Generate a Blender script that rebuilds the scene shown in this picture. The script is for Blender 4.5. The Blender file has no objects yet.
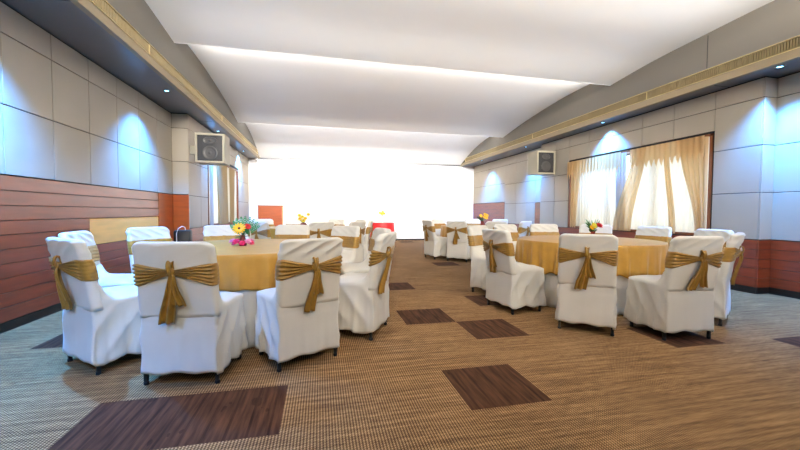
import bpy, bmesh, math, random
from mathutils import Matrix, Vector
R = math.radians; PI = math.pi; TAU = 2*PI
S = bpy.context.scene
C = S.collection
rnd = random.Random(7)

# ------------------------------------------------------------------ helpers
def link(name, verts, faces, mat=None, parent=None, smooth=True, mats=None, fmi=None):
    me = bpy.data.meshes.new(name)
    me.from_pydata([tuple(v) for v in verts], [], faces)
    me.validate(); 
    if mats:
        for m in mats: me.materials.append(m)
        if fmi:
            for p, i in zip(me.polygons, fmi): p.material_index = i
    elif mat: me.materials.append(mat)
    if smooth:
        for p in me.polygons: p.use_smooth = True
    o = bpy.data.objects.new(name, me); C.objects.link(o)
    if parent: o.parent = parent
    return o

class MB:
    def __init__(s): s.v = []; s.f = []
    def box(s, x0, x1, y0, y1, z0, z1, bev=0):
        if bev <= 0:
            b = len(s.v)
            s.v += [(x, y, z) for z in (z0, z1) for y in (y0, y1) for x in (x0, x1)]
            s.f += [tuple(b+i for i in q) for q in ((0,2,3,1),(4,5,7,6),(0,1,5,4),(2,6,7,3),(0,4,6,2),(1,3,7,5))]
        else:
            bm = bmesh.new(); bmesh.ops.create_cube(bm, size=1)
            for v in bm.verts: v.co = Vector(((x0+x1)/2+v.co.x*(x1-x0), (y0+y1)/2+v.co.y*(y1-y0), (z0+z1)/2+v.co.z*(z1-z0)))
            bmesh.ops.bevel(bm, geom=bm.edges[:], offset=bev, segments=2, affect='EDGES', profile=.5)
            s.bm(bm)
        return s
    def bm(s, bm, M=None):
        b = len(s.v); bm.verts.index_update()
        for v in bm.verts: s.v.append(tuple((M @ v.co) if M else v.co))
        for f in bm.faces: s.f.append(tuple(b+v.index for v in f.verts))
        bm.free(); return s
    def tube(s, pts, rad, n=10, cap=True):
        pts = [Vector(p) for p in pts]; rr = rad if isinstance(rad, (list, tuple)) else [rad]*len(pts)
        b = len(s.v)
        for i, p in enumerate(pts):
            t = (pts[min(i+1, len(pts)-1)]-pts[max(i-1, 0)]).normalized()
            a = Vector((0,0,1)) if abs(t.z) < .9 else Vector((1,0,0))
            u = t.cross(a).normalized(); w = t.cross(u)
            for k in range(n):
                q = p+(u*math.cos(TAU*k/n)+w*math.sin(TAU*k/n))*rr[i]; s.v.append(tuple(q))
        for i in range(len(pts)-1):
            for k in range(n):
                s.f.append((b+i*n+k, b+i*n+(k+1)%n, b+(i+1)*n+(k+1)%n, b+(i+1)*n+k))
        if cap:
            s.f.append(tuple(b+k for k in range(n))[::-1]); s.f.append(tuple(b+(len(pts)-1)*n+k for k in range(n)))
        return s
    def lathe(s, prof, n=32, cx=0, cy=0):
        b = len(s.v)
        for r, z in prof:
            for k in range(n): s.v.append((cx+r*math.cos(TAU*k/n), cy+r*math.sin(TAU*k/n), z))
        for i in range(len(prof)-1):
            for k in range(n): s.f.append((b+i*n+k, b+i*n+(k+1)%n, b+(i+1)*n+(k+1)%n, b+(i+1)*n+k))
        s.f.append(tuple(b+k for k in range(n))[::-1]); s.f.append(tuple(b+(len(prof)-1)*n+k for k in range(n)))
        return s
    def blob(s, c, r, seg=10, M=None, fn=None):
        bm = bmesh.new(); bmesh.ops.create_uvsphere(bm, u_segments=seg, v_segments=max(5, seg*2//3), radius=1)
        for v in bm.verts:
            k = fn(v.co) if fn else 1
            q = Vector((v.co.x*r[0]*k, v.co.y*r[1]*k, v.co.z*r[2]*k))
            if M: q = M @ q
            v.co = q+Vector(c)
        return s.bm(bm)
    def build(s, name, mat, parent=None, smooth=False):
        o = link(name, s.v, s.f, mat, parent, smooth)
        if smooth:
            try:
                o.data.set_sharp_from_angle(angle=R(40))
            except Exception: pass
        return o

def rings(ring_list, cap0=False, cap1=True):
    n = len(ring_list[0]); v = [p for r in ring_list for p in r]; f = []
    for i in range(len(ring_list)-1):
        for k in range(n): f.append((i*n+k, i*n+(k+1)%n, (i+1)*n+(k+1)%n, (i+1)*n+k))
    if cap0: f.append(tuple(range(n))[::-1])
    if cap1: f.append(tuple((len(ring_list)-1)*n+k for k in range(n)))
    return v, f

def thing(name, label, cat, loc=(0,0,0), rz=0, group=None):
    o = bpy.data.objects.new(name, None); o.empty_display_size = .1; C.objects.link(o)
    o.location = loc; o.rotation_euler = (0,0,rz); o['label'] = label; o['category'] = cat
    if group: o['group'] = group
    return o
def tag(o, label, cat, group=None, kind=None):
    o['label'] = label; o['category'] = cat
    if group: o['group'] = group
    if kind: o['kind'] = kind
    return o
def struct(o): o['kind'] = 'structure'; return o

# ------------------------------------------------------------------ materials
def lin(c): return tuple(((x/255)/12.92 if x/255 <= .04045 else ((x/255+.055)/1.055)**2.4) for x in c)+(1,)
def mat(name, col, rough=.6, var=.12, vscale=6, bump=0, bscale=80, metal=0, sheen=0, coat=0, spec=.5, stretch=(1,1,1), raw=False):
    m = bpy.data.materials.new(name); m.use_nodes = True; nt = m.node_tree; N = nt.nodes; L = nt.links
    b = N['Principled BSDF']; c = col if raw else lin(col)
    b.inputs['Roughness'].default_value = rough; b.inputs['Metallic'].default_value = metal
    b.inputs['Specular IOR Level'].default_value = spec
    if sheen: b.inputs['Sheen Weight'].default_value = sheen; b.inputs['Sheen Roughness'].default_value = .4
    if coat: b.inputs['Coat Weight'].default_value = coat; b.inputs['Coat Roughness'].default_value = .12
    tc = N.new('ShaderNodeTexCoord'); mp = N.new('ShaderNodeMapping'); mp.inputs['Scale'].default_value = stretch
    L.new(tc.outputs['Object'], mp.inputs['Vector'])
    nz = N.new('ShaderNodeTexNoise'); nz.inputs['Scale'].default_value = vscale; nz.inputs['Detail'].default_value = 5
    L.new(mp.outputs[0], nz.inputs['Vector'])
    cr = N.new('ShaderNodeValToRGB'); cr.color_ramp.elements[0].position = .3; cr.color_ramp.elements[1].position = .7
    cr.color_ramp.elements[0].color = tuple(x*(1-var) for x in c[:3])+(1,)
    cr.color_ramp.elements[1].color = tuple(min(1, x*(1+var)) for x in c[:3])+(1,)
    L.new(nz.outputs['Fac'], cr.inputs['Fac']); L.new(cr.outputs['Color'], b.inputs['Base Color'])
    if bump:
        n2 = N.new('ShaderNodeTexNoise'); n2.inputs['Scale'].default_value = bscale; n2.inputs['Detail'].default_value = 3
        L.new(mp.outputs[0], n2.inputs['Vector'])
        bp = N.new('ShaderNodeBump'); bp.inputs['Strength'].default_value = bump; bp.inputs['Distance'].default_value = .01
        L.new(n2.outputs['Fac'], bp.inputs['Height']); L.new(bp.outputs['Normal'], b.inputs['Normal'])
    return m
def emis(name, col, st):
    m = bpy.data.materials.new(name); m.use_nodes = True; b = m.node_tree.nodes['Principled BSDF']
    b.inputs['Base Color'].default_value = (0,0,0,1)
    b.inputs['Emission Color'].default_value = col+(1,); b.inputs['Emission Strength'].default_value = st
    return m

M = {}
M['cover'] = mat('white_cover_fabric', (222,218,206), .55, .03, 5, .12, 14, sheen=.25, spec=.35)
M['under'] = mat('white_table_linen', (228,226,218), .6, .03, 5, .1, 14, sheen=.2, spec=.3)
M['gold'] = mat('gold_satin', (180,134,48), .45, .10, 10, .1, 40, sheen=.12, spec=.6)
M['sash'] = mat('gold_sash_satin', (158,118,44), .36, .16, 26, .15, 60, sheen=.12, spec=.6)
M['black'] = mat('black_steel', (22,22,24), .4, .1)
M['rubber'] = mat('black_rubber', (14,14,14), .8, .1)
M['ceil'] = mat('white_ceiling_paint', (228,228,227), .8, .01, 2)
M['farw'] = mat('white_wall_paint', (244,244,247), .8, .008, 2)
M['fascia'] = mat('grey_fascia_paint', (104,99,90), .6, .03, 2)
M['soffit'] = mat('grey_soffit_paint', (96,96,100), .3, .03, 2)
M['band'] = mat('tan_fascia_band', (146,130,102), .5, .04, 3)
M['brass'] = mat('brass_trim', (204,186,138), .3, .05, metal=.7)
M['slat'] = mat('grille_bronze', (134,118,84), .5, .1)
M['dark'] = mat('dark_gap', (36,34,34), .8, .05)
M['panel'] = mat('grey_wall_panel', (176,166,148), .55, .05, 1.5, .06, 120)
M['kick'] = mat('black_kickboard', (26,20,20), .5, .05)
M['wood'] = mat('red_brown_laminate', (130,56,28), .32, .22, 2.2, coat=.35, stretch=(1,1,9))
M['orange'] = mat('orange_wood_laminate', (170,72,16), .38, .16, 2.2, coat=.2, stretch=(1,1,8))
M['paleyellow'] = mat('pale_yellow_laminate', (236,172,84), .4, .08, 2.2, coat=.2, stretch=(1,1,8))
M['frame'] = mat('brown_window_wood', (128,72,38), .4, .15, 3, stretch=(1,1,.3))
M['spkbox'] = mat('beige_speaker_paint', (160,152,130), .5, .03)
M['spkdark'] = mat('speaker_grille_black', (32,32,32), .5, .2, 60)
M['cone'] = mat('speaker_cone_grey', (62,60,58), .4, .1)
M['red'] = mat('red_satin', (222,40,44), .45, .1, 8, sheen=.3)
M['plastic'] = mat('white_plastic', (225,225,225), .4, .02)
M['glass_lens'] = mat('camera_lens_black', (10,10,12), .1, .02)
M['lens'] = emis('led_lens', (.25,.62,1.0), 9)
M['leaf'] = mat('green_leaf', (52,136,62), .45, .25, 30)
M['leafd'] = mat('dark_green_leaf', (36,84,36), .45, .25, 30)
M['palm'] = mat('sea_green_frond', (36,140,70), .45, .2, 30)
M['yellow'] = mat('yellow_petal', (250,188,20), .5, .1, 30)
M['lemon'] = mat('lemon_petal', (226,206,40), .5, .1, 30)
M['redp'] = mat('red_petal', (200,22,30), .5, .12, 30)
M['magenta'] = mat('magenta_petal', (218,26,92), .5, .15, 30)
M['pink'] = mat('pale_pink_petal', (232,150,190), .5, .12, 30)
M['purple'] = mat('purple_petal', (120,40,90), .5, .12, 30)
M['brownc'] = mat('brown_flower_centre', (110,60,20), .7, .2, 60)
M['terra'] = mat('dark_red_pot', (120,44,40), .4, .1)
M['white'] = mat('white_ceramic', (225,225,225), .25, .02)
M['bag'] = mat('black_bag_nylon', (12,12,18), .5, .2, 20)

def carpet(dark=False):
    m = bpy.data.materials.new('carpet_dark' if dark else 'carpet_tan'); m.use_nodes = True
    nt = m.node_tree; N = nt.nodes; L = nt.links; b = N['Principled BSDF']
    b.inputs['Roughness'].default_value = .95; b.inputs['Specular IOR Level'].default_value = .15
    tc = N.new('ShaderNodeTexCoord'); sep = N.new('ShaderNodeSeparateXYZ'); L.new(tc.outputs['Object'], sep.inputs[0])
    def mth(op, a, bb=None, cc=None):
        n = N.new('ShaderNodeMath'); n.operation = op
        for i, x in enumerate((a, bb, cc)):
            if x is None: continue
            if isinstance(x, (int, float)): n.inputs[i].default_value = x
            else: L.new(x, n.inputs[i])
        return n.outputs[0]
    X = mth('ADD', sep.outputs[0], -OX+50); Y = mth('ADD', sep.outputs[1], -OY+50)
    def noise(sx, sy, sc, det=3):
        cb = N.new('ShaderNodeCombineXYZ'); L.new(mth('MULTIPLY', X, sx), cb.inputs[0]); L.new(mth('MULTIPLY', Y, sy), cb.inputs[1])
        n = N.new('ShaderNodeTexNoise'); n.inputs['Scale'].default_value = sc; n.inputs['Detail'].default_value = det
        L.new(cb.outputs[0], n.inputs['Vector']); return n.outputs['Fac']
    if dark:
        fx = mth('FRACT', mth('MULTIPLY', X, 10)); ln = mth('LESS_THAN', mth('ABSOLUTE', mth('SUBTRACT', fx, .5)), .07)
        gr = noise(30, 2.5, 1.6, 6)
        spots = noise(9, 5, 1, 2)
        cr = N.new('ShaderNodeValToRGB'); e = cr.color_ramp.elements
        e[0].position = .3; e[0].color = lin((46,26,16)); e[1].position = .72; e[1].color = lin((88,56,36))
        L.new(gr, cr.inputs[0])
        mx = N.new('ShaderNodeMixRGB'); mx.blend_type = 'MULTIPLY'; L.new(mth('MULTIPLY', mth('MAXIMUM', ln, mth('GREATER_THAN', spots, .68)), .5), mx.inputs[0])
        L.new(cr.outputs[0], mx.inputs[1]); mx.inputs[2].default_value = (.25,.2,.2,1); L.new(mx.outputs[0], b.inputs['Base Color'])
    else:
        # woven cord: light threads in staggered dashes over a dark ground, faint cross bands
        wob = mth('MULTIPLY', noise(3, 3, 2), .02)
        col = mth('FLOOR', mth('MULTIPLY', X, 1/.0075))
        ribX = mth('SINE', mth('MULTIPLY', mth('ADD', X, mth('MULTIPLY', wob, .15)), TAU/.015))
        ribY = mth('SINE', mth('ADD', mth('MULTIPLY', mth('ADD', Y, wob), TAU/.013), mth('MULTIPLY', col, 2.6)))
        band = noise(2.2, 38, 1, 3); st = noise(16, 150, 1, 2)
        v = mth('ADD', mth('ADD', mth('MULTIPLY', ribX, .15), mth('MULTIPLY', ribY, .13)), .5)
        v = mth('ADD', v, mth('MULTIPLY', mth('SUBTRACT', band, .5), .5))
        v = mth('ADD', v, mth('MULTIPLY', mth('SUBTRACT', st, .5), .4))
        v = mth('ADD', v, mth('MULTIPLY', mth('SUBTRACT', noise(1.2, 1.2, 1, 2), .5), .15))
        cr = N.new('ShaderNodeValToRGB'); e = cr.color_ramp.elements
        e[0].position = .22; e[0].color = lin((54,36,22)); e[1].position = .8; e[1].color = lin((186,150,106))
        x = cr.color_ramp.elements.new(.5); x.color = lin((114,83,50))
        L.new(v, cr.inputs[0]); L.new(cr.outputs[0], b.inputs['Base Color'])
        bp = N.new('ShaderNodeBump'); bp.inputs['Strength'].default_value = .3; bp.inputs['Distance'].default_value = .004
        L.new(v, bp.inputs['Height']); L.new(bp.outputs[0], b.inputs['Normal'])
    return m
OX, OY = .80, 1.768

def sheer(name, col, trans, transp):
    m = bpy.data.materials.new(name); m.use_nodes = True; nt = m.node_tree; N = nt.nodes; L = nt.links
    N.remove(N['Principled BSDF']); out = N['Material Output']
    d = N.new('ShaderNodeBsdfDiffuse'); t = N.new('ShaderNodeBsdfTranslucent'); tp = N.new('ShaderNodeBsdfTransparent')
    nz = N.new('ShaderNodeTexNoise'); nz.inputs['Scale'].default_value = 40
    cr = N.new('ShaderNodeValToRGB'); c = lin(col); cr.color_ramp.elements[0].color = tuple(x*.92 for x in c[:3])+(1,); cr.color_ramp.elements[1].color = c
    L.new(nz.outputs[0], cr.inputs[0]); L.new(cr.outputs[0], d.inputs[0]); L.new(cr.outputs[0], t.inputs[0])
    a = N.new('ShaderNodeMixShader'); a.inputs[0].default_value = trans; L.new(d.outputs[0], a.inputs[1]); L.new(t.outputs[0], a.inputs[2])
    b = N.new('ShaderNodeMixShader'); b.inputs[0].default_value = transp; L.new(a.outputs[0], b.inputs[1]); L.new(tp.outputs[0], b.inputs[2])
    L.new(b.outputs[0], out.inputs[0]); return m
M['sheer'] = sheer('white_sheer', (240,230,208), .6, .06)
M['drape'] = sheer('tan_sheer_drape', (232,200,150), .62, .08)
M['thickdrape'] = sheer('tan_lined_drape', (176,152,116), .25, .0)
M['greydrape'] = sheer('pale_grey_drape', (190,196,214), .4, .03)
def pane_mat():
    m = bpy.data.materials.new('window_glass'); m.use_nodes = True; nt = m.node_tree; N = nt.nodes; L = nt.links
    N.remove(N['Principled BSDF']); g = N.new('ShaderNodeBsdfGlossy'); g.inputs['Roughness'].default_value = .02
    t = N.new('ShaderNodeBsdfTransparent'); t.inputs[0].default_value = (.95,.98,1,1)
    x = N.new('ShaderNodeMixShader'); x.inputs[0].default_value = .06; L.new(t.outputs[0], x.inputs[1]); L.new(g.outputs[0], x.inputs[2])
    L.new(x.outputs[0], N['Material Output'].inputs[0]); return m
M['pane'] = pane_mat()

# ------------------------------------------------------------------ room
YB, YF = -5.0, 13.2
XL, XLi, XR, XRr = -2.72, -2.44, 5.73, 5.95
FL, FR = -2.05, 5.35
ZS = 2.9
# floor: half metre carpet tiles
dark = {(0,0),(1,2),(0,3),(2,4),(0,6),(4,1),(6,0),(-4,0),(-3,0),(3,10),(4,21),(2,18),(7,-2),(-6,3),(3,6),(-2,-3)}
vs, fs, mi = [], [], []
i0, i1 = -9, 13; j0, j1 = -14, 24
for i in range(i0, i1+1):
    for j in range(j0, j1+1): vs.append((OX+.5*i, OY+.5*j, 0))
nj = j1-j0+1
for i in range(i0, i1):
    for j in range(j0, j1):
        a = (i-i0)*nj+(j-j0); fs.append((a, a+nj, a+nj+1, a+1)); mi.append(1 if (i, j) in dark else 0)
struct(link('floor', vs, fs, smooth=False, mats=[carpet(), carpet(True)], fmi=mi))

PN = .016
def panel_cells(mb, axis, plane, sgn, us, zs, gap=.009, th=PN, skip=()):
    for a in range(len(us)-1):
        for b in range(len(zs)-1):
            if (a, b) in skip: continue
            u0, u1, z0, z1 = us[a]+gap/2, us[a+1]-gap/2, zs[b]+gap/2, zs[b+1]-gap/2
            p0, p1 = sorted((plane, plane+sgn*th))
            if axis == 'x': mb.box(p0, p1, u0, u1, z0, z1, .003)
            else: mb.box(u0, u1, p0, p1, z0, z1, .003)
def planks(mb, axis, plane, sgn, u0, u1, z0, z1, h=.12, th=.02):
    n = max(1, round((z1-z0)/h)); hh = (z1-z0)/n
    panel_cells(mb, axis, plane, sgn, [u0, u1], [z0+hh*k for k in range(n+1)], .005, th)

# left wall : outer part, pier return, inner part with window
wl = MB()
wl.box(XL-.3, XL, YB, 7.45, 0, 4.0); wl.box(XL-.3, XLi, 7.45, 8.66, 0, 4.0)
wl.box(XL-.3, XLi, 8.66, 11.6, 0, .74); wl.box(XL-.3, XLi, 8.66, 11.6, 2.3, 4.0); wl.box(XL-.3, XLi, 11.6, YF+.3, 0, 4.0)
struct(wl.build('wall_left', M['dark']))
p = MB(); ys = [3.82-.6*k for k in range(14, 0, -1)]+[3.82+.6*k for k in range(6)]+[7.45]
panel_cells(p, 'x', XL, 1, ys, [1.385, 2.0, 2.62, 2.885])
panel_cells(p, 'y', 7.45, -1, [XL+PN, XLi+PN], [1.385, 2.0, 2.62, 2.885])
panel_cells(p, 'x', XLi, 1, [7.45, 8.13, 8.60], [.74, 1.37, 2.0, 2.62, 2.885])
panel_cells(p, 'x', XLi, 1, [8.60, 9.35, 10.1, 10.85, 11.66], [2.36, 2.62, 2.885])
panel_cells(p, 'x', XLi, 1, [11.66, 12.4, YF], [.74, 1.37, 2.0, 2.62, 2.885])
struct(p.build('trim_1', M['panel']))
w = MB()
planks(w, 'x', XL, 1, YB, 4.97, .09, .98); planks(w, 'x', XL, 1, 4.97, 6.84, .09, .65); planks(w, 'x', XL, 1, YB, 6.84, .98, 1.38)
planks(w, 'x', XLi, 1, 7.45, YF, .09, .735)
struct(w.build('trim_2', M['wood']))
w = MB(); w.box(XL, XL+.014, 4.975, 6.835, .655, .975, .002); struct(w.build('trim_3', M['paleyellow']))  # pale yellow rectangle inset among the wood planks
w = MB(); panel_cells(w, 'x', XL, 1, [6.84, 7.45], [.09, 1.38], .006, .022); panel_cells(w, 'y', 7.45, -1, [XL+.022, XLi+.016], [.09, 1.38], .006, .02)
struct(w.build('trim_4', M['orange']))
w = MB(); w.box(XL, XL+.008, YB, 7.45, 0, .085); w.box(XLi, XLi+.008, 7.45, YF, 0, .085); w.box(XL, XLi, 7.44, 7.45, 0, .085)
struct(w.build('baseboard_left', M['kick']))

# right wall
wr = MB()
wr.box(XRr, XRr+.3, YB, 3.6, 0, 4.0); wr.box(XR, XRr+.3, 3.6, 4.21, 0, 4.0)
wr.box(XR, XRr+.3, 4.21, 7.35, 0, .74); wr.box(XR, XRr+.3, 4.21, 7.35, 2.28, 4.0)
wr.box(XR, XRr+.3, 7.35, 8.45, 0, 4.0); wr.box(XRr, XRr+.3, 8.45, YF+.3, 0, 4.0)
struct(wr.build('wall_right', M['dark']))
p = MB(); Z4 = [.735, 1.37, 2.0, 2.63, 2.885]
ysr = [-4.8, -4.0, -3.2, -2.4, -1.6, -.8, 0, .8, 1.6, 2.4, 3.0, 3.6]
panel_cells(p, 'x', XRr, -1, ysr, Z4); panel_cells(p, 'y', 3.6, -1, [XR-PN, XRr-PN], Z4)
panel_cells(p, 'x', XR, -1, [3.6, 4.19], Z4)
panel_cells(p, 'x', XR, -1, [4.19, 4.82, 5.42, 6.09, 6.71, 7.37], [2.31, 2.63, 2.885])
panel_cells(p, 'x', XR, -1, [7.37, 7.88, 8.45], Z4)
panel_cells(p, 'y', 8.45, 1, [XR-PN, XRr-PN], Z4)
panel_cells(p, 'x', XRr, -1, [9.03, 9.51, 10.06, 10.74], Z4)
panel_cells(p, 'x', XRr, -1, [8.45+PN, 9.03], Z4[1:])
panel_cells(p, 'x', XRr, -1, [10.74, 11.35, 11.95, 12.55, YF], [1.43, 2.05, 2.63, 2.885])
struct(p.build('trim_5', M['panel']))
w = MB()
planks(w, 'x', XRr, -1, YB, 3.6, .09, .73); planks(w, 'y', 3.6, -1, XR-.02, XRr-.02, .09, .73); planks(w, 'x', XR, -1, 3.6, 8.45, .09, .73)
planks(w, 'x', XRr, -1, 9.03, 10.74, .09, .73); planks(w, 'x', XRr, -1, 8.47, 9.03, .09, 1.36); planks(w, 'x', XRr, -1, 10.74, YF, .09, 1.42)
struct(w.build('trim_6', M['wood']))
w = MB(); w.box(XRr-.008, XRr, YB, 3.6, 0, .085); w.box(XR-.008, XR, 3.6, 8.45, 0, .085); w.box(XR, XRr, 3.59, 3.6, 0, .085); w.box(XRr-.008, XRr, 8.45, YF, 0, .085)
struct(w.build('baseboard_right', M['kick']))

# far and near walls
w = MB(); w.box(XL-.3, XRr+.3, YF, YF+.3, 0, 4.0); struct(w.build('wall_far', M['farw']))
w = MB(); w.box(XLi, XRr, YF-.02, YF, 0, .06); struct(w.build('baseboard_far', M['kick']))
w = MB(); w.box(FL, FR, YF-.05, YF, 2.875, 2.93); struct(w.build('trim_7', M['soffit']))
w = MB(); w.box(XL-.3, XRr+.3, YB-.3, YB, 0, 4.0); struct(w.build('wall_near', M['panel']))

# ceiling: soffits, stepped arched bays, fascias
w = MB(); w.box(XL, FL-.06, YB, YF, ZS, ZS+.08); w.box(FR+.06, XRr, YB, YF, ZS, ZS+.08); struct(w.build('ceiling_soffit', M['soffit']))
w = MB(); w.box(XL, XLi+.02, YB, YF, ZS-.012, ZS); struct(w.build('trim_8', M['dark'])) if False else None
def interp(pts, y):
    if y <= pts[0][0]: return pts[0][1]
    for k in range(len(pts)-1):
        (a, za), (b, zb) = pts[k], pts[k+1]
        if a <= y <= b:
            pa = pts[k-1] if k > 0 else (2*a-b, 2*za-zb); pb = pts[k+2] if k+2 < len(pts) else (2*b-a, 2*zb-za)
            ma = (zb-pa[1])/(b-pa[0]); mb_ = (pb[1]-za)/(pb[0]-a); h = b-a; t = (y-a)/h
            return (2*t**3-3*t*t+1)*za+(t**3-2*t*t+t)*h*ma+(-2*t**3+3*t*t)*zb+(t**3-t*t)*h*mb_
    return pts[-1][1]
A2 = [(5.8,3.69),(6.3,3.705),(7.2,3.675),(8.6,3.53),(9.84,3.335)]
A3 = [(9.84,3.55),(10.7,3.54),(11.58,3.41),(12.4,3.2),(13.2,2.915)]
A1 = [(1.8,3.66),(3.27,3.66),(4.1,3.63),(4.95,3.585),(5.8,3.49)]
A0 = [(y-4.0, z) for y, z in A1]; A9 = [(YB, 3.6), (-4, 3.64), (-2.2, 3.5)]
arcs = [A9, A0, A1, A2, A3]
for k, A in enumerate(arcs):
    n = 24; v = []; f = []
    for q in range(n+1):
        y = A[0][0]+(A[-1][0]-A[0][0])*q/n; z = interp(A, y)
        v += [(FL, y, z), (FR, y, z), (FL, y, z+.03), (FR, y, z+.03)]
    for q in range(n):
        b = q*4; f += [(b, b+4, b+5, b+1), (b+2, b+3, b+7, b+6), (b, b+2, b+6, b+4), (b+1, b+5, b+7, b+3)]
    f += [(0,1,3,2), (n*4, n*4+2, n*4+3, n*4+1)]
    if k < 4:   # riser up to the next bay, set just behind the lip
        y = A[-1][0]; z0 = A[-1][1]; z1 = arcs[k+1][0][1]+.03; b = len(v)
        v += [(FL, y-.02, z0), (FR, y-.02, z0), (FR, y-.02, z1), (FL, y-.02, z1), (FL, y, z0), (FR, y, z0), (FR, y, z1), (FL, y, z1)]
        f += [(b,b+1,b+2,b+3), (b+4,b+7,b+6,b+5), (b,b+4,b+5,b+1), (b+3,b+2,b+6,b+7)]
    o = struct(link('ceiling_bay', v, f, M['ceil'], smooth=False))
w = MB(); w.box(XL-.3, XRr+.3, YB-.3, YF+.3, 3.98, 4.1); struct(w.build('ceiling_slab', M['ceil']))
for side, X, s in (('left', FL, -1), ('right', FR, 1)):
    v = []; f = []; ms = []
    ylist = []
    for A in arcs:
        for q in range(13): ylist.append((A[0][0]+(A[-1][0]-A[0][0])*q/12+(.0 if q else .001), None, A))
    for y, _, A in ylist:
        z = interp(A, y)+.03
        v += [(X, y, 3.13), (X, y, z), (X+s*.06, y, 3.13), (X+s*.06, y, z)]
    for q in range(len(ylist)-1):
        b = q*4; f += [(b, b+1, b+5, b+4), (b+2, b+6, b+7, b+3), (b, b+4, b+6, b+2)]
    struct(link('trim_fascia_'+side, v, f, M['fascia'], smooth=False))
    w = MB(); w.box(min(X, X+s*.06), max(X, X+s*.06), YB, YF, 2.885, 2.985); struct(w.build('trim_band_'+side, M['band']))
    w = MB(); w.box(min(X+s*.055, X+s*.06), max(X+s*.055, X+s*.06), YB, YF, 2.98, 3.14); struct(w.build('trim_back_'+side, M['dark']))
    t = thing('linear_air_vent', 'long brass-edged air grille running along the %s ceiling fascia' % side, 'air vent', (X, 0, 2.985))
    fr = MB(); a, b = sorted((-s*.008, s*.012))
    y0, y1 = YB+.02, 12.7
    fr.box(a, b, y0, y1, 0, .011); fr.box(a, b, y0, y1, .132, .143); fr.box(a, b, y1-.02, y1, 0, .145)
    for yy in (5.0, 8.3): fr.box(a, b, yy, yy+.01, 0, .143)
    fr.build('frame', M['brass'], t)
    sl = MB(); a, b = sorted((s*.0, s*.03)); y = y0+.03
    while y < y1-.03: sl.box(a, b, y, y+.012, .011, .132); y += .027
    sl.build('slats', M['slat'], t)
w = MB(); w.box(XL, FL-.06, 3.72, 3.728, ZS-.002, ZS); w.box(XL, FL-.06, 8.0, 8.008, ZS-.002, ZS); w.box(FR+.06, XR, 4.02, 4.028, ZS-.002, ZS); struct(w.build('trim_soffit_joint', M['dark']))
# far fascia seams (thin joints)
w = MB()
for X, s in ((FL, 1), (FR, -1)):
    for y in (4.05,): w.box(min(X, X+s*.002), max(X, X+s*.002), y, y+.008, 3.14, 3.6)
struct(w.build('trim_joint', M['dark']))

# windows: frame, panes, curtains
def window(n, X, s, y0, y1, z0, z1):
    f = MB(); xa, xb = sorted((X-s*.012, X+s*.16)); fw = .045
    f.box(xa, xb, y0, y0+fw, z0, z1); f.box(xa, xb, y1-fw, y1, z0, z1); f.box(xa, xb, y0, y1, z1-.03, z1); f.box(xa, xb, y0, y1, z0, z0+.04)
    xc = X+s*.13; nn = 3
    for k in range(1, nn):
        yy = y0+(y1-y0)*k/nn; f.box(xc-.02, xc+.02, yy-.02, yy+.02, z0, z1)
    o = f.build('window_%d' % n, M['frame']); struct(o)
    g = MB(); g.box(xc-.003, xc+.003, y0+fw, y1-fw, z0+.04, z1-.03); struct(g.build('window_pane', M['pane'], o))
    return o
window(1, XR, 1, 4.21, 7.35, .74, 2.28)
window(2, XLi, -1, 8.66, 11.6, .74, 2.3)
def curtain(name, X, s, top, bot, z1, z0, m, label, nf=8, amp=.02, ph=0, ragged=0, zsteps=24, mids=None):
    """pleated cloth hanging parallel to the wall; top/bot = (ya, yb) extents"""
    n = nf*10; v = []; f = []
    for side in (0, 1):
        for j in range(zsteps+1):
            t = j/zsteps
            e = t*t*(3-2*t)
            for i in range(n+1):
                u = i/n
                ya = top[0]+(bot[0]-top[0])*e; yb = top[1]+(bot[1]-top[1])*e
                zb = z0+(ragged*abs(math.sin(u*nf*PI+ph)) if ragged else 0)
                z = z1+(zb-z1)*t
                d = amp*math.sin(u*nf*TAU+ph)*(.55+.45*t)+.35*amp*math.sin(u*nf*TAU*.37+1.3*t+ph*2)*t
                v.append((X-s*(.0+amp*1.3)+d+side*.0015*s, ya+(yb-ya)*u+.006*math.sin(u*nf*TAU*2+ph)*t, z))
    w_ = n+1; hh = zsteps+1
    for side in (0, 1):
        o_ = side*w_*hh
        for j in range(zsteps):
            for i in range(n):
                q = (o_+j*w_+i, o_+j*w_+i+1, o_+(j+1)*w_+i+1, o_+(j+1)*w_+i)
                f.append(q if side else q[::-1])
    # one sided sheet is enough for thin cloth: keep the front layer only
    v = v[:w_*hh]; f = f[:n*zsteps]
    o = link(name, v, f, m); tag(o, label, 'curtain'); return o
Xr = XR+.075
curtain('sheer_curtain', Xr, 1, (7.28, 5.86), (7.25, 5.80), 2.25, .76, M['sheer'], 'white sheer curtain filling the far half of the right window', 16, .022, .4)
curtain('sheer_curtain', Xr, 1, (5.56, 4.27), (5.77, 4.27), 2.25, .76, M['sheer'], 'white sheer curtain filling the near half of the right window', 14, .022, 1.2)
Xd = XR+.005
curtain('drape', Xd, 1, (7.29, 6.98), (7.29, 7.10), 2.25, .75, M['drape'], 'narrow tan drape at the far edge of the right window', 3, .014, .8)
curtain('drape', Xd, 1, (6.0, 5.74), (5.96, 5.72), 2.25, .75, M['greydrape'], 'pale grey-blue drape left of the gap in the right window', 4, .016, .1)
curtain('drape', Xd-.055, 1, (5.56, 5.28), (5.98, 5.55), 2.25, .75, M['drape'], 'tan drape sweeping left at the middle gap of the right window', 4, .016, .5)
curtain('drape', Xd, 1, (5.0, 4.9), (4.86, 4.74), 2.25, .75, M['drape'], 'slim tan fold hanging in the near half of the right window', 2, .012, .5)
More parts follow.
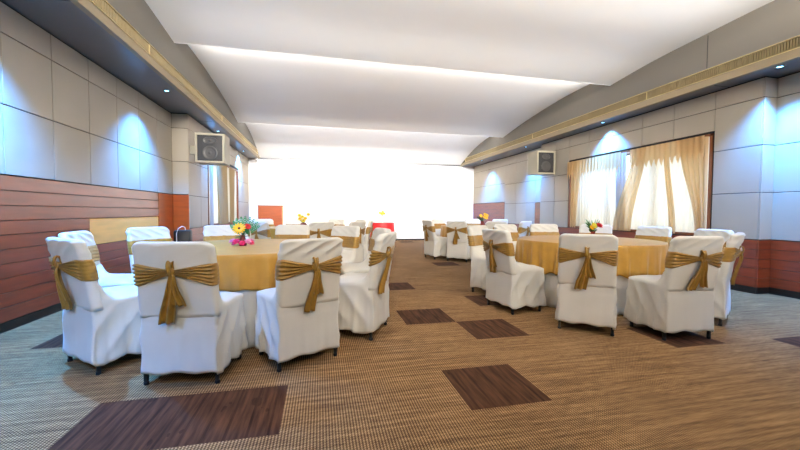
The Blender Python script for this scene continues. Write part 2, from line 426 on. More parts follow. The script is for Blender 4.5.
curtain('drape', Xd, 1, (4.72, 4.27), (4.42, 4.27), 2.25, .75, M['drape'], 'wide tan drape gathered at the near edge of the right window', 5, .018, .9)
curtain('curtain_valance', Xd-.10, 1, (7.3, 5.78), (7.3, 5.78), 2.258, 1.86, M['drape'], 'pleated tan valance over the far half of the right window', 17, .010, 0, .14, 8)
curtain('curtain_valance', Xd-.10, 1, (5.58, 4.26), (5.58, 4.26), 2.258, 1.88, M['drape'], 'pleated tan valance over the near half of the right window', 14, .010, .6, .14, 8)
Xl = XLi-.05
curtain('sheer_curtain', Xl, -1, (8.72, 11.54), (8.72, 11.54), 2.27, .76, M['sheer'], 'white sheer curtain across the left window', 20, .014, .4)
Xl = XLi-.005
curtain('drape', Xl, -1, (8.72, 9.0), (8.72, 8.98), 2.27, .75, M['greydrape'], 'pale blue-grey drape at the near edge of the left window', 3, .016, .4)
curtain('drape', Xl, -1, (9.25, 10.2), (9.4, 10.25), 2.27, .75, M['thickdrape'], 'wide tan drape in the middle of the left window', 7, .022, 1.0)

curtain('drape', Xl, -1, (10.45, 11.1), (10.5, 11.0), 2.27, .75, M['thickdrape'], 'narrower tan drape toward the far edge of the left window', 4, .02, .3)
# ------------------------------------------------------------------ downlights
def downlight(x, y, label, grp, power=1):
    t = thing('recessed_downlight', label, 'downlight', (x, y, ZS), 0, grp)
    m = MB(); m.lathe([(.030,.0), (.048,.0), (.052,-.004), (.050,-.009), (.034,-.008), (.030,-.002)], 20); m.build('trim_ring', M['fascia'], t, True)
    m = MB(); m.lathe([(.001,-.006), (.018,-.006), (.03,-.003), (.03,.0)], 16); m.build('lens', M['lens'], t, True)
    ld = bpy.data.lights.new('downlight_lamp', 'SPOT'); ld.energy = LED*power; ld.color = (.06,.32,1.0); ld.spot_size = R(104); ld.spot_blend = 1.0; ld.shadow_soft_size = .03
    lo = bpy.data.objects.new('lamp', ld); C.objects.link(lo); lo.parent = t; lo.location = (0, 0, -.02)
LED = 1100
nm = ['nearest', 'second', 'third', 'farthest']
for k, y in enumerate((6.12, 8.9, 11.63)):
    downlight(-2.28, y, ['blue-white recessed spotlight in the left soffit, nearest the camera', 'blue-white recessed spotlight in the left soffit above the left speaker', 'blue-white recessed spotlight in the left soffit nearest the far wall'][k], 'left soffit spotlights')
for k, y in enumerate((3.33, 6.15, 8.9, 11.63)):
    downlight(5.53, y, ['blue-white recessed spotlight in the right soffit at the photo edge', 'blue-white recessed spotlight in the right soffit above the curtained window', 'blue-white recessed spotlight in the right soffit just beyond the speaker', 'blue-white recessed spotlight in the right soffit nearest the far wall'][k], 'right soffit spotlights')
for y in (3.37,):
    downlight(-2.28, y, 'recessed spotlight in the left soffit just outside the photo edge', 'left soffit spotlights', 1.3)
for y in (.6,):
    downlight(-2.28, y, 'recessed spotlight in the left soffit beside the camera', 'left soffit spotlights', 1.3)
    downlight(5.53, y, 'recessed spotlight in the right soffit beside the camera', 'right soffit spotlights', 1.3)

# cove lamps hidden in the ceiling steps; the two nearest are added, out of view
def cove(y, z, e, tilt=0, col=(1,.93,.84)):
    ld = bpy.data.lights.new('cove_or_fill_lamp', 'AREA'); ld.shape = 'RECTANGLE'; ld.size = 7.1; ld.size_y = .10; ld.energy = e; ld.color = col
    o = bpy.data.objects.new('cove_or_fill_lamp', ld); C.objects.link(o); o.location = ((FL+FR)/2, y+.015, z); o.rotation_euler = (R(90-tilt), 0, 0)
    # area lamps shine along local -Z; turn it to +Y
    o.rotation_euler = (R(90), 0, 0); o.rotation_euler = (R(-90-tilt)+PI, 0, 0)
    return o
def cove2(y, z, e, tilt, col, spread):
    o = cove(y, z, e, 0, col); o.data.spread = R(spread)
    d = Vector((0, math.cos(R(tilt)), -math.sin(R(tilt))))
    o.rotation_euler = d.to_track_quat('-Z', 'X').to_euler()
    o.data.size, o.data.size_y = 7.1, .10
    # keep the long side along X
    q = d.to_track_quat('-Z', 'Z'); o.rotation_euler = q.to_euler()
    return o
WARM = (1, .935, .855)
cove2(9.84, 3.445, 105, 6, (1,.99,.98), 120)
cove2(5.8, 3.59, 75, 0, WARM, 70)
cove2(1.8, 3.58, 370, -6, WARM, 70)  # unseen lamp overhead, added to light the camera-facing chair backs
cove2(-2.2, 3.58, 210, 0, WARM, 90)  # unseen lamp behind the camera, added as more fill from that side

# ------------------------------------------------------------------ chairs
def rr(s, a, b, r):
    """point on a rounded rectangle; s=0 rear centre, running to +x; returns x,y,nx,ny"""
    s = s % 1.0
    r = min(r, a*.98, b*.98)
    segs = [('l', a-r), ('c', r*PI/2), ('l', 2*(b-r)), ('c', r*PI/2), ('l', 2*(a-r)), ('c', r*PI/2), ('l', 2*(b-r)), ('c', r*PI/2), ('l', a-r)]
    tot = sum(q[1] for q in segs); d = s*tot; k = 0
    while k < 8 and d > segs[k][1]: d -= segs[k][1]; k += 1
    t = d/segs[k][1] if segs[k][1] > 1e-9 else 0
    if k == 0: return (d, -b, 0, -1)
    if k == 8: return (-(a-r)+d, -b, 0, -1)
    if k == 2: return (a, -(b-r)+d, 1, 0)
    if k == 4: return ((a-r)-d, b, 0, 1)
    if k == 6: return (-a, (b-r)-d, -1, 0)
    cx, cy, a0 = {1: (a-r, -(b-r), -PI/2), 3: (a-r, b-r, 0), 5: (-(a-r), b-r, PI/2), 7: (-(a-r), -(b-r), PI)}[k]
    an = a0+t*PI/2
    return (cx+r*math.cos(an), cy+r*math.sin(an), math.cos(an), math.sin(an))
ZT = .895
FAMP = {0: .6, 1: .25, 2: 1.1, 3: .8, 4: .4}
def slab(s, z, off=0, p=0):
    fa = FAMP[int(p)//10]; p = p % 10
    a = .233
    if z > ZT-.055: q = min(1, (z-(ZT-.055))/.055); a = .233-.055+math.sqrt(max(0, 1-q*q))*.055
    b = .036
    if z > ZT-.026: q = min(1, (z-(ZT-.026))/.026); b = .036-.026+math.sqrt(max(0, 1-q*q))*.026
    t = (z-.44)/.45
    x, y, nx, ny = rr(s, a, b, .03)
    yc = -.012-.105*max(0, t)**1.15+.036+.022*max(0, min(1, (z-.5)/.2))*(x/.233)**2
    # soft drag folds of the cloth towards the shoulders
    fold = fa*.006*(1-2*abs(math.sin(5*x/.233+4*(ZT-z)/.1+p))**.8)*max(0, min(1, (z-.72)/.08))+.0025*math.sin(5*x/.233-11*z+p*1.7)
    if z > ZT-.02: fold *= .3
    return Vector((x+nx*(off+fold), y+yc+ny*(off+fold), z))
def chair_meshes(k):
    r = random.Random(100+k); p = r.uniform(0, 6)+10*k
    out = {}
    # backrest
    NS = 88; zs = [.425+(.80-.425)*i/14 for i in range(14)]+[.80+.07*i/8 for i in range(8)]+[ZT-.026+.026*math.sin(PI/2*i/7) for i in range(8)]
    ri = [[slab(i/NS, z, 0, p) for i in range(NS)] for z in zs]
    v, f = rings(ri, True, True); out['backrest'] = (v, f, 'cover')
    # skirted seat
    NS = 140; ri = []
    diag = r.uniform(.7, 1.3)
    def skirt(s, t, inset=0):
        # t 0 at seat edge, 1 at hem
        y0 = -.006-.012*t; y1 = .425+.012*t; b = (y1-y0)/2; yc = (y0+y1)/2; a = .233+.004*t
        x, y, nx, ny = rr(s, a-inset, b-inset, .018)
        side = abs(nx); frontb = max(0, ny); rear = max(0, -ny)
        th = s*TAU
        d = t**1.3*(.010*math.sin(11*th+p)+.006*math.sin(19*th+2*p)+.004*math.sin(31*th+3*p))*(1-.88*rear)
        d += side*.011*(1-2*abs(math.sin((y+b)*17*diag+t*5+p))**.7)*math.sin(PI*min(1, t*1.1))**.7
        d += rear*(.003*math.sin(14*(t*.42)+6*x+p)*math.sin(PI*t)+.004*math.exp(-((t-.12-.12*x)/.03)**2)-.003*math.exp(-((t-.2-.1*x)/.03)**2))
        hem = .07+.01*rear+.010*math.sin(5*th+p)*(1-.8*rear)+.006*math.sin(9*th+p*2)
        z = .47-(.47-hem)*t
        x *= 1+.05*t*(y+b)/(2*b)
        return Vector((x+nx*d, y+yc+ny*d, z))
    ri.append([skirt(i/NS, .93, .03) for i in range(NS)]); ri.append([skirt(i/NS, 1.0, .008) for i in range(NS)])
    for j in range(19): ri.append([skirt(i/NS, 1-j/18) for i in range(NS)])
    for t, dz in ((.06, .010), (.16, .018), (.32, .026), (.5, .03), (.7, .03), (.88, .03)):
        ring = []
        for i in range(NS):
            q = skirt(i/NS, 0); c = Vector((0, .215, 0))
            x = q.x*(1-t); y = c.y+(q.y-c.y)*(1-t)
            up = .11*math.exp(-max(0, y-.04)/.035)*(1 if t > .05 else .5)
            z = .47+dz+up+.003*math.sin(30*x+25*y+p)
            ring.append(Vector((x, y, z)))
        ri.append(ring)
    v, f = rings(ri, False, True); out['seat_cover'] = (v, f, 'cover')
    # legs
    for n, (lx, ly) in enumerate(((-.213, .020), (.213, .020), (-.21, .385), (.21, .385))):
        m = MB(); m.box(lx-.011, lx+.011, ly-.011, ly+.011, .01, .13, .003); sx = 1 if lx > 0 else -1
        out['leg%d' % n] = (m.v, m.f, 'black')
        m = MB(); m.lathe([(.013,0), (.015,.003), (.015,.016), (.013,.02)], 12, lx, ly); out['foot%d' % n] = (m.v, m.f, 'rubber')
    # sash band
    NS = 150; NV = 42; kx = (-.03, 0, 0, -.08, .005)[k]; kz = .707+r.uniform(-.01, .008); nple = r.choice((5, 6))
    ri = []
    for i in range(NS):
        s = i/NS; s2 = (s-kx/1.05) % 1; ds = min(s2, 1-s2); q = min(1, ds/.205); e = q**1.0
        hw = .012+(.073-.012)*e; zc = kz+(.693-kz)*e
        row = []
        for j in range(NV+1):
            vv = -1+2*j/NV
            plt = abs(math.sin((vv+1)*.5*PI*nple*1.0+.3*math.sin(6*s*TAU)))
            am = (.014+.008*(1-q)) if ds < .22 else .0025
            off = (.004+am*plt)*(1-abs(vv)**10)-.002*(abs(vv)**10)
            row.append(slab(s, zc+vv*hw, off, p))
        ri.append(row)
    v = [q for row in ri for q in row]; w_ = NV+1; f = []
    for i in range(NS):
        for j in range(NV): a = i*w_+j; b = ((i+1) % NS)*w_+j; f.append((a, b, b+1, a+1))
    out['sash'] = (v, f, 'sash')
    # knot, loop
    base = slab(kx/1.05, kz, 0, p); kp = Vector((base.x, base.y-.018, kz))
    m = MB(); m.blob(kp, (.023, .02, .027), 18, None, lambda c: 1+.10*math.sin(9*math.atan2(c.x, c.z)+c.y*5))
    out['knot'] = (m.v, m.f, 'sash')
    # standing loop above the knot : folded ribbon
    def ribbon(path, wid, th, nple, ph, N2=14):
        ri = []
        for i, (P, Wd, side) in enumerate(path):
            t = i/(len(path)-1); row = []
            T = (path[min(i+1, len(path)-1)][0]-path[max(i-1, 0)][0]).normalized()
            sd = side.normalized(); nn = T.cross(sd).normalized()
            for k2, sg in ((0, 1), (1, -1)):
                rng = range(N2+1) if sg == 1 else range(N2, -1, -1)
                for j in rng:
                    u = -1+2*j/N2
                    row.append(P+sd*(u*Wd)+nn*(Wd*.28*math.sin(u*PI*nple+ph)+sg*th*(1-u**6)))
            ri.append(row)
        return rings(ri, True, True)
    ang = r.uniform(-.35, .35)
    pa = []
    for i in range(15):
        t = i/14; an = t*PI*1.9-PI*.45
        P = kp+Vector((math.sin(ang)*.03*(math.sin(t*PI)), -.006-.018*math.cos(an)*.9, .03+.030*math.sin(an)*1.15))
        pa.append((P, .010+.009*math.sin(t*PI), Vector((1, 0, .3*ang))))
    v, f = ribbon(pa, 0, .0025, 1.2, .5); out['bow_loop'] = (v, f, 'sash')
    for n in range(2):
        ln = (.30, .22)[n]+r.uniform(-.04, .03); an = (-.10, .16)[n]+r.uniform(-.1, .1); pa = []
        for i in range(17):
            t = i/16; z = kz-.01-ln*t; x = kp.x+(.004, .01)[n]+math.sin(an)*ln*t+.006*math.sin(t*5+n*2)
            yb = slab(0, max(z, .44), 0, p).y
            y = yb-.02-.012*math.sin(min(1, t*3)*PI/2)-(.006 if n else 0)-.005*math.sin(4*t+n)
            pa.append((Vector((x, y, z)), .012+(.026+.01*(1-n))*min(1, t*1.3)**.8, Vector((1, .15*math.sin(n*2+p), -.1*an))))
        v, f = ribbon(pa, 0, .0022, 2.2, n*1.3+p); out['tail%d' % n] = (v, f, 'sash')
    return out
NVAR = 5
def make_proto(k):
    ms = chair_meshes(k); t = thing('banquet_chair', '', 'chair', (0,0,0))
    def mk(key, name, parent):
        v, f, m = ms[key]; o = link(name, v, f, M[m], parent, key[:3] != 'leg'); return o
    mk('seat_cover', 'seat_cover', t); mk('backrest', 'backrest', t)
    for n in range(4):
        l = mk('leg%d' % n, 'leg', t); mk('foot%d' % n, 'rubber_foot', l)
    s = mk('sash', 'sash', t); mk('knot', 'bow_knot', s); mk('bow_loop', 'bow_loop', s); mk('tail0', 'sash_tail', s); mk('tail1', 'sash_tail', s)
    return t
protos = [make_proto(k) for k in range(NVAR)]; used = set()
def copy_tree(o, parent=None):
    c = o.copy(); C.objects.link(c)
    if parent: c.parent = parent
    for ch in list(o.children): copy_tree(ch, c)
    return c
def place_chair(x, y, face, label, group, var, sc=1):
    if var not in used: t = protos[var]; used.add(var)
    else: t = copy_tree(protos[var])
    t.location = (x, y, 0); t.rotation_euler = (0, 0, face-PI/2); t['label'] = label; t['group'] = group; t['category'] = 'chair'
    t.scale = (sc, sc, 1)
    return t

# ------------------------------------------------------------------ tables
def cloth(n, r, ztop, zhem, amp, hemwave, seed, nf, thick=.004, flare=.02):
    q = random.Random(seed); ph = [q.uniform(0, 6) for _ in range(6)]
    N = 480; ri = []
    for rad in (.02, .25, .55, .8, .95, .99): ri.append([Vector((r*rad*math.cos(TAU*i/N), r*rad*math.sin(TAU*i/N), ztop)) for i in range(N)])
    K = 18
    def pt(i, t, off=0):
        th = TAU*i/N
        w_ = math.sin(nf*th+ph[0]+1.1*math.sin(3*th+ph[1]))
        w_ = (1-1.8*abs(math.sin((nf*th+ph[0]+1.1*math.sin(3*th+ph[1]))/2))**.8)*.75+.3*math.sin((nf*1.6//1)*th+ph[2])
        zz = ztop-(ztop-zhem-hemwave*math.sin(4*th+ph[3])-hemwave*.4*math.sin(nf*th+ph[4]))*t
        if t < .06: zz = ztop-(ztop-zz)*t/.06*.8
        rad = r+min(1, t*8)*.006+flare*t+amp*w_*min(1, t*1.4)+off
        return Vector((rad*math.cos(th), rad*math.sin(th), zz))
    for j in range(K+1): ri.append([pt(i, (j/K)**1.1) for i in range(N)])
    ri.append([pt(i, 1, -thick) for i in range(N)]); ri.append([pt(i, .6, -thick) for i in range(N)]) if zhem > .1 else None
    return rings(ri, True, False)
def table(cx, cy, seed, where, r=.83, hem=.46, wave=.012, nf=27, amp=.027):
    t = thing('round_table', 'round banquet table hidden under white and gold cloths, '+where, 'table', (cx, cy, 0), 0, 'round banquet tables')
    m = MB(); m.lathe([(r-.03,.700), (r-.015,.703), (r-.01,.715), (r-.015,.729), (r-.03,.732)], 64); m.build('tabletop', M['orange'], t, True)
    for a in range(4):
        an = PI/4+a*PI/2; m = MB(); m.tube([(math.cos(an)*.45, math.sin(an)*.45, .70), (math.cos(an)*.55, math.sin(an)*.55, 0)], .016, 10); m.build('leg', M['black'], t, True)
    v, f = cloth(0, r-.036, .738, .012, .010, .002, seed, 26, flare=.0)
    o = link('white_tablecloth', v, f, M['under']); o.location = (cx, cy, 0)
    tag(o, 'floor-length white under-cloth on the round table '+where, 'tablecloth', 'white under-cloths')
    v, f = cloth(0, r-.002, .744, hem, amp, wave, seed+9, nf, flare=.008)
    o = link('gold_tablecloth', v, f, M['gold']); o.location = (cx, cy, 0)
    tag(o, 'gold satin overlay cloth on the round table '+where, 'tablecloth', 'gold overlay cloths')
T = {'L1': (-.67, 3.72, 'nearest on the left'), 'R1': (3.29, 3.88, 'nearest on the right'), 'L2': (-.35, 7.8, 'farther back on the left'), 'R2': (3.75, 8.25, 'farther back on the right')}
for k, (n, (x, y, w_)) in enumerate(T.items()): table(x, y, 20+k, w_, **({'hem': .405, 'wave': .03, 'nf': 30, 'amp': .026} if n[0] == 'R' else {}))
G = {'L1': 'chairs around the near left table', 'R1': 'chairs around the near right table', 'L2': 'chairs around the far left table', 'R2': 'chairs around the far right table'}
# table, angle, radius of chair rear, extra turn (deg), variant, label
CH = [
 ('L1', -135, 1.31, 4, 0, 'white covered chair with gold bow closest to the left wall, leftmost in the photo'),
 ('L1', -97.6, 1.33, -1, 1, 'large white covered chair seen squarely from behind, gold bow hanging, at the near left table'),
 ('L1', -63, 1.31, 0, 2, 'white chair with gold bow facing away, right of the flowers on the near left table'),
 ('L1', -27, 1.34, 0, 3, 'white covered chair at the aisle side of the near left table, bow at right'),
 ('L1', 9, 1.30, 0, 4, 'white chair peeking out just behind the aisle-side chair of the near left table'),
 ('L1', 43, 1.30, 0, 0, 'white chair facing the camera at the right of the near left table, flat tan sash'),
 ('L1', 77, 1.30, 0, 1, 'white chair facing the camera behind the near left table, right of its flowers'),
 ('L1', 114, 1.30, 0, 2, 'white chair facing the camera behind the near left table, left of its flowers'),
 ('L1', 150, 1.30, 0, 3, 'white chair beyond the near left table, back top in front of the orange wood panel'),
 ('L1', 189, 1.30, 0, 4, 'white chair mostly hidden behind the leftmost chair, beside the red wood wall'),
 ('R1', 230, 1.50, 0, 1, 'white covered chair seen squarely from behind, front left of the near right table'),
 ('R1', 261.3, 1.51, 3, 4, 'cream white chair with gold bow and broad skirt, front right of near right table'),
 ('R1', -60, 1.33, 0, 2, 'white chair in profile with bow jutting out, rightmost at the near right table'),
 ('R1', -24, 1.35, 16, 3, 'white chair on the window side of the near right table, just behind the rightmost chair'),
 ('R1', 11, 1.30, 0, 0, 'white chair with flat tan sash in front of the near drape at the window'),
 ('R1', 44.5, 1.36, 0, 1, 'white chair behind the red and yellow flowers at the window'),
 ('R1', 76, 1.38, 0, 2, 'white chair facing the camera behind the near right table, left of the window'),
 ('R1', 107, 1.32, 0, 3, 'white chair facing the camera, directly behind the wrinkled bowed chair by the aisle'),
 ('R1', 147, 1.32, -24, 4, 'white chair half hidden at the left end of the near right table, toward the aisle'),
 ('R1', 192, 1.39, -3, 0, 'white chair with gold bow on the aisle side of the near right table, wrinkled back'),
 ('L2', -123, 1.30, 0, 2, 'blue-tinted white chair with small bow behind the near left table flowers'),
 ('L2', -74, 1.30, 0, 3, 'white chair with gold bow facing away, nearest the camera at the far left table'),
 ('L2', -43, 1.38, 0, 4, 'white chair seen from behind at the aisle corner of the far left table'),
 ('L2', -12, 1.36, 0, 1, 'white chair seen edge-on at the far left table with its bow toward the aisle'),
 ('L2', 21, 1.30, 0, 0, 'white chair at the far right of the far left table, near the red-clothed table'),
 ('L2', 57, 1.30, 0, 2, 'white chair with gold sash behind the far left table, closest to white wall'),
 ('L2', 101, 1.30, 0, 3, 'white chair behind the far left table, just left of its yellow flowers'),
 ('L2', 132, 1.36, 0, 4, 'white chair with its back top in front of the orange lectern'),
 ('L2', 165, 1.30, 0, 0, 'white chair at the window side of the far left table'),
 ('R2', 193, 1.30, 0, 1, 'white chair with gold bow at the aisle, farther of the two at far right table'),
 ('R2', 229, 1.30, 0, 2, 'white chair with gold bow at the aisle, nearer of the two at far right table'),
 ('R2', 265, 1.30, 0, 3, 'white chair seen from behind at the near side of the far right table'),
 ('R2', 301, 1.30, 0, 4, 'white chair with its back turned, rightmost at the far right table'),
 ('R2', 35, 1.30, 0, 0, 'white chair behind the far right table, in front of the pinkish wood panel'),
 ('R2', 68, 1.30, 0, 1, 'white chair behind the far right table, left of its small yellow flowers'),
 ('R2', 113, 1.30, 0, 2, 'white chair facing the camera between the two bowed chairs of the far right table'),
]
for tb, an, rad, turn, var, lab in CH:
    cx, cy, _ = T[tb]; a = R(an); x, y = cx+rad*math.cos(a), cy+rad*math.sin(a)
    place_chair(x, y, a+PI+R(turn), lab, G[tb], var)

# small round table with red cloth near the far wall
cx, cy = 1.97, 11.5
t = thing('small_round_table', 'small round table near the white far wall, hidden under its red cloth', 'table', (cx, cy, 0))
m = MB(); m.lathe([(.36,.70), (.38,.705), (.38,.72), (.36,.725)], 40); m.build('tabletop', M['orange'], t, True)
m = MB(); m.lathe([(.2,0), (.2,.02), (.03,.05), (.03,.70), (.1,.70)], 20); m.build('pedestal', M['black'], t, True)
v, f = cloth(0, .375, .729, .10, .008, .002, 55, 15, flare=.01)
o = link('white_tablecloth', v, f, M['under']); o.location = (cx, cy, 0); tag(o, 'white under-cloth showing below the red cloth on the small table', 'tablecloth')
v, f = cloth(0, .387, .735, .27, .012, .02, 57, 14, flare=.02)
o = link('red_tablecloth', v, f, M['red']); o.location = (cx, cy, 0); tag(o, 'red satin cloth on the small round table by the far wall', 'tablecloth')

# ------------------------------------------------------------------ flowers
def petal_ring(m, c, n, ln, wd, tilt, phase=0, th=.0025, axis=(0,0,1)):
    Q = Vector((0,0,1)).rotation_difference(Vector(axis).normalized()).to_matrix()
    for k in range(n):
        a = TAU*k/n+phase
        Mx = Q @ Matrix.Rotation(a, 3, 'Z') @ Matrix.Rotation(-tilt, 3, 'Y')
        m.blob(Vector(c)+Mx @ Vector((ln*.55, 0, 0)), (ln*.5, wd, th), 8, Mx)
def gerbera(parent, c, rad, mname, axis=(0,-.8,.5), centre='brownc', name='flower'):
    m = MB(); petal_ring(m, c, 14, rad, rad*.15, .15, 0, .003, axis); petal_ring(m, Vector(c)+Vector(axis).normalized()*.004, 12, rad*.75, rad*.14, .4, .2, .003, axis)
    o = m.build(name, M[mname], parent, True)
    m = MB(); m.blob(Vector(c)+Vector(axis).normalized()*.006, (rad*.22,)*3, 10); m.build('flower_centre', M[centre], o, True)
    return o
def rose(parent, c, rad, mname, name='flower', axis=(0,-.6,.6)):
    m = MB()
    for k in range(4): petal_ring(m, Vector(c)+Vector(axis).normalized()*rad*.08*k, 6-(k > 2), rad*(1-.2*k), rad*.34*(1-.15*k), .35+.33*k, k*.5, .004, axis)
    m.blob(Vector(c)+Vector(axis).normalized()*rad*.3, (rad*.3,)*3, 8); return m.build(name, M[mname], parent, True)
def frond(m, base, tip, wid, n=9, bend=.02):
    base = Vector(base); tip = Vector(tip); d = tip-base; side = d.cross(Vector((0,1,0))); 
    if side.length < 1e-4: side = Vector((1,0,0))
    side.normalize()
    pts = [base+d*(k/8)+Vector((0,-1,0))*bend*math.sin(k/8*PI) for k in range(9)]; m.tube(pts, [.0022]*8+[.0008], 5)
    for k in range(2, n+2):
        t = k/(n+2); P = base+d*t+Vector((0,-1,0))*bend*math.sin(t*PI)
        for s in (-1, 1):
            l = wid*math.sin(PI*(.25+.7*t)); q = P+side*s*l+d.normalized()*l*.8
            dr = (q-P).normalized(); Mx = Vector((1,0,0)).rotation_difference(dr).to_matrix()
            m.blob((P+q)/2, ((q-P).length/2, .0065, .005), 6, Mx)
def leafblade(m, base, tip, wid):
    base = Vector(base); tip = Vector(tip); dr = (tip-base); Mx = Vector((1,0,0)).rotation_difference(dr.normalized()).to_matrix()
    m.blob((base+tip)/2, (dr.length/2, wid, .0018), 8, Mx)
zt = .7445
# near left table : yellow gerbera before a fan of green, pink heap around the foot
t = thing('flower_arrangement', 'yellow daisy with fan of green fronds over magenta blossoms, on the near left table', 'flowers', (-.73, 3.66, zt), 0, 'table flower centrepieces')
m = MB(); m.lathe([(.03,0), (.036,.01), (.03,.05), (.022,.09), (.024,.10)], 20); m.build('vase', M['terra'], t, True)
m = MB()
for k in range(9):
    a = R(-58+k*15); ln = .15+.02*math.cos(a); frond(m, (0,.015,.10), (math.sin(a)*ln+.015, .03+.02*(k % 2), .12+math.cos(a)*ln), .028, 9)
m.build('green_fronds', M['palm'], t, True)
m = MB()
for k in range(9): a = k*.7; leafblade(m, (0,0,.09), (math.cos(a)*.07, math.sin(a)*.05-.01, .10+.03*math.sin(k*2)), .014)
m.build('leaves', M['leafd'], t, True)
gerbera(t, (-.022, -.045, .165), .062, 'yellow'); gerbera(t, (.045, -.01, .185), .035, 'redp', (.4,-.7,.5))
q = random.Random(3)
for k in range(11):
    a = k*TAU/11+.2; rr_ = .062+.02*(k % 2)
    rose(t, (math.cos(a)*rr_*1.15, math.sin(a)*rr_*.8, .022+.018*(k % 2)), .036, ('magenta', 'pink', 'magenta', 'magenta')[k % 4], 'blossom', (math.cos(a)*.5, math.sin(a)*.5-.2, .8))
m = MB(); m.tube([(.055,-.02,.05), (.075,-.02,.10), (.066,-.02,.16)], [.007,.005,.002], 6); m.build('white_ribbon', M['white'], t, True)
# near right table
t = thing('flower_arrangement', 'red rose and yellow flowers with green sprigs, on the near right table', 'flowers', (3.56, 4.08, zt), 0, 'table flower centrepieces')
m = MB(); m.lathe([(.05,0), (.055,.006), (.05,.03), (.03,.036), (.026,.07), (.03,.09)], 20); m.build('vase', M['terra'], t, True)
m = MB()
for k in range(26):
    a = k*2.4; ln = .10+.04*((k*7) % 5)/5; leafblade(m, (0,0,.10), (math.cos(a)*ln*.9, math.sin(a)*ln*.6, .17+.11*((k*3) % 7)/7), .007)
m.build('green_sprigs', M['leaf'], t, True)
rose(t, (.045,-.05,.165), .05, 'redp'); gerbera(t, (-.035,-.055,.17), .045, 'lemon', centre='lemon'); gerbera(t, (-.055,-.04,.145), .035, 'yellow', centre='lemon')
m = MB()
for k in range(8): a = k*.8; leafblade(m, (0,0,.07), (math.cos(a)*.055, math.sin(a)*.05, .12), .015)
m.build('leaves', M['leafd'], t, True)
for k in range(6):
    a = k*TAU/6; rose(t, (math.cos(a)*.07, math.sin(a)*.055, .03), .026, ('redp', 'pink')[k % 2], 'blossom', (math.cos(a)*.5, math.sin(a)*.5, .7))
# far left table
t = thing('flower_arrangement', 'small yellow flowers in a dark red pot, on the far left table', 'flowers', (-.35, 7.7, zt), 0, 'table flower centrepieces')
m = MB(); m.lathe([(.05,0), (.06,.02), (.07,.06), (.055,.09), (.05,.092)], 20); m.build('pot', M['terra'], t, True)
m = MB()
for k in range(16):
    a = k*2.4; ln = .13; leafblade(m, (0,0,.08), (math.cos(a)*ln, math.sin(a)*ln*.6, .17+.12*((k*3) % 5)/5), .008)
m.build('leaves', M['leafd'], t, True)
for k, (x, z) in enumerate(((-.07,.18), (-.02,.22), (.04,.19), (.0,.14), (.10,.27), (-.08,.25))): gerbera(t, (x, -.05, z), .045, ('yellow', 'lemon')[k % 2])
# far right table
t = thing('flower_arrangement', 'small bunch of yellow flowers with dark leaves, on the far right table', 'flowers', (3.98, 8.3, zt), 0, 'table flower centrepieces')
m = MB(); m.lathe([(.04,0), (.05,.02), (.045,.08), (.05,.12)], 20); m.build('vase', M['terra'], t, True)
m = MB()
for k in range(16):
    a = k*2.4; leafblade(m, (0,0,.10), (math.cos(a)*.13-.03, math.sin(a)*.08, .18+.12*((k*3) % 5)/5), .014)
m.build('leaves', M['leafd'], t, True)
for k, (x, z) in enumerate(((.03,.22), (.08,.2), (.04,.28), (.09,.26), (-.07,.25))): gerbera(t, (x, -.06, z), .05, 'yellow')
# bud vase on the red table
t = thing('bud_vase', 'slim white bud vase of yellow flowers on the red-clothed table', 'vase', (1.97, 11.45, .7355))
m = MB(); m.lathe([(.03,0), (.032,.01), (.014,.05), (.012,.16), (.018,.2)], 18); m.build('vase', M['white'], t, True)
m = MB()
for k in range(8): a = k*.8; leafblade(m, (0,0,.18), (math.cos(a)*.09, math.sin(a)*.05, .27+.05*(k % 3)), .012)
m.build('leaves', M['leafd'], t, True)
for x, z in ((-.03,.28), (.05,.29), (0,.34), (-.09,.31)): gerbera(t, (x, -.03, z), .05, 'yellow')

# ------------------------------------------------------------------ lectern
t = thing('lectern', 'orange wooden lectern box standing against the white far wall', 'lectern', (-1.67, 12.75, 0))
m = MB(); m.box(-.385, .385, -.02, 0, .04, 1.25, .003); m.build('front_panel', M['orange'], t)
for s in (-1, 1): m = MB(); a, b = sorted((s*.36, s*.385)); m.box(a, b, 0, .38, .04, 1.25, .003); m.build('side_panel', M['paleyellow'], t)  # side panels paler and yellower than the front
m = MB(); m.box(-.40, .40, -.035, .39, 1.25, 1.28, .004); m.build('top', M['frame'], t)
m = MB(); m.box(-.36, .36, 0, .38, .60, .62); m.build('shelf', M['orange'], t)
m = MB(); m.box(-.37, .37, .0, .36, 0, .04); m.build('plinth', M['kick'], t)

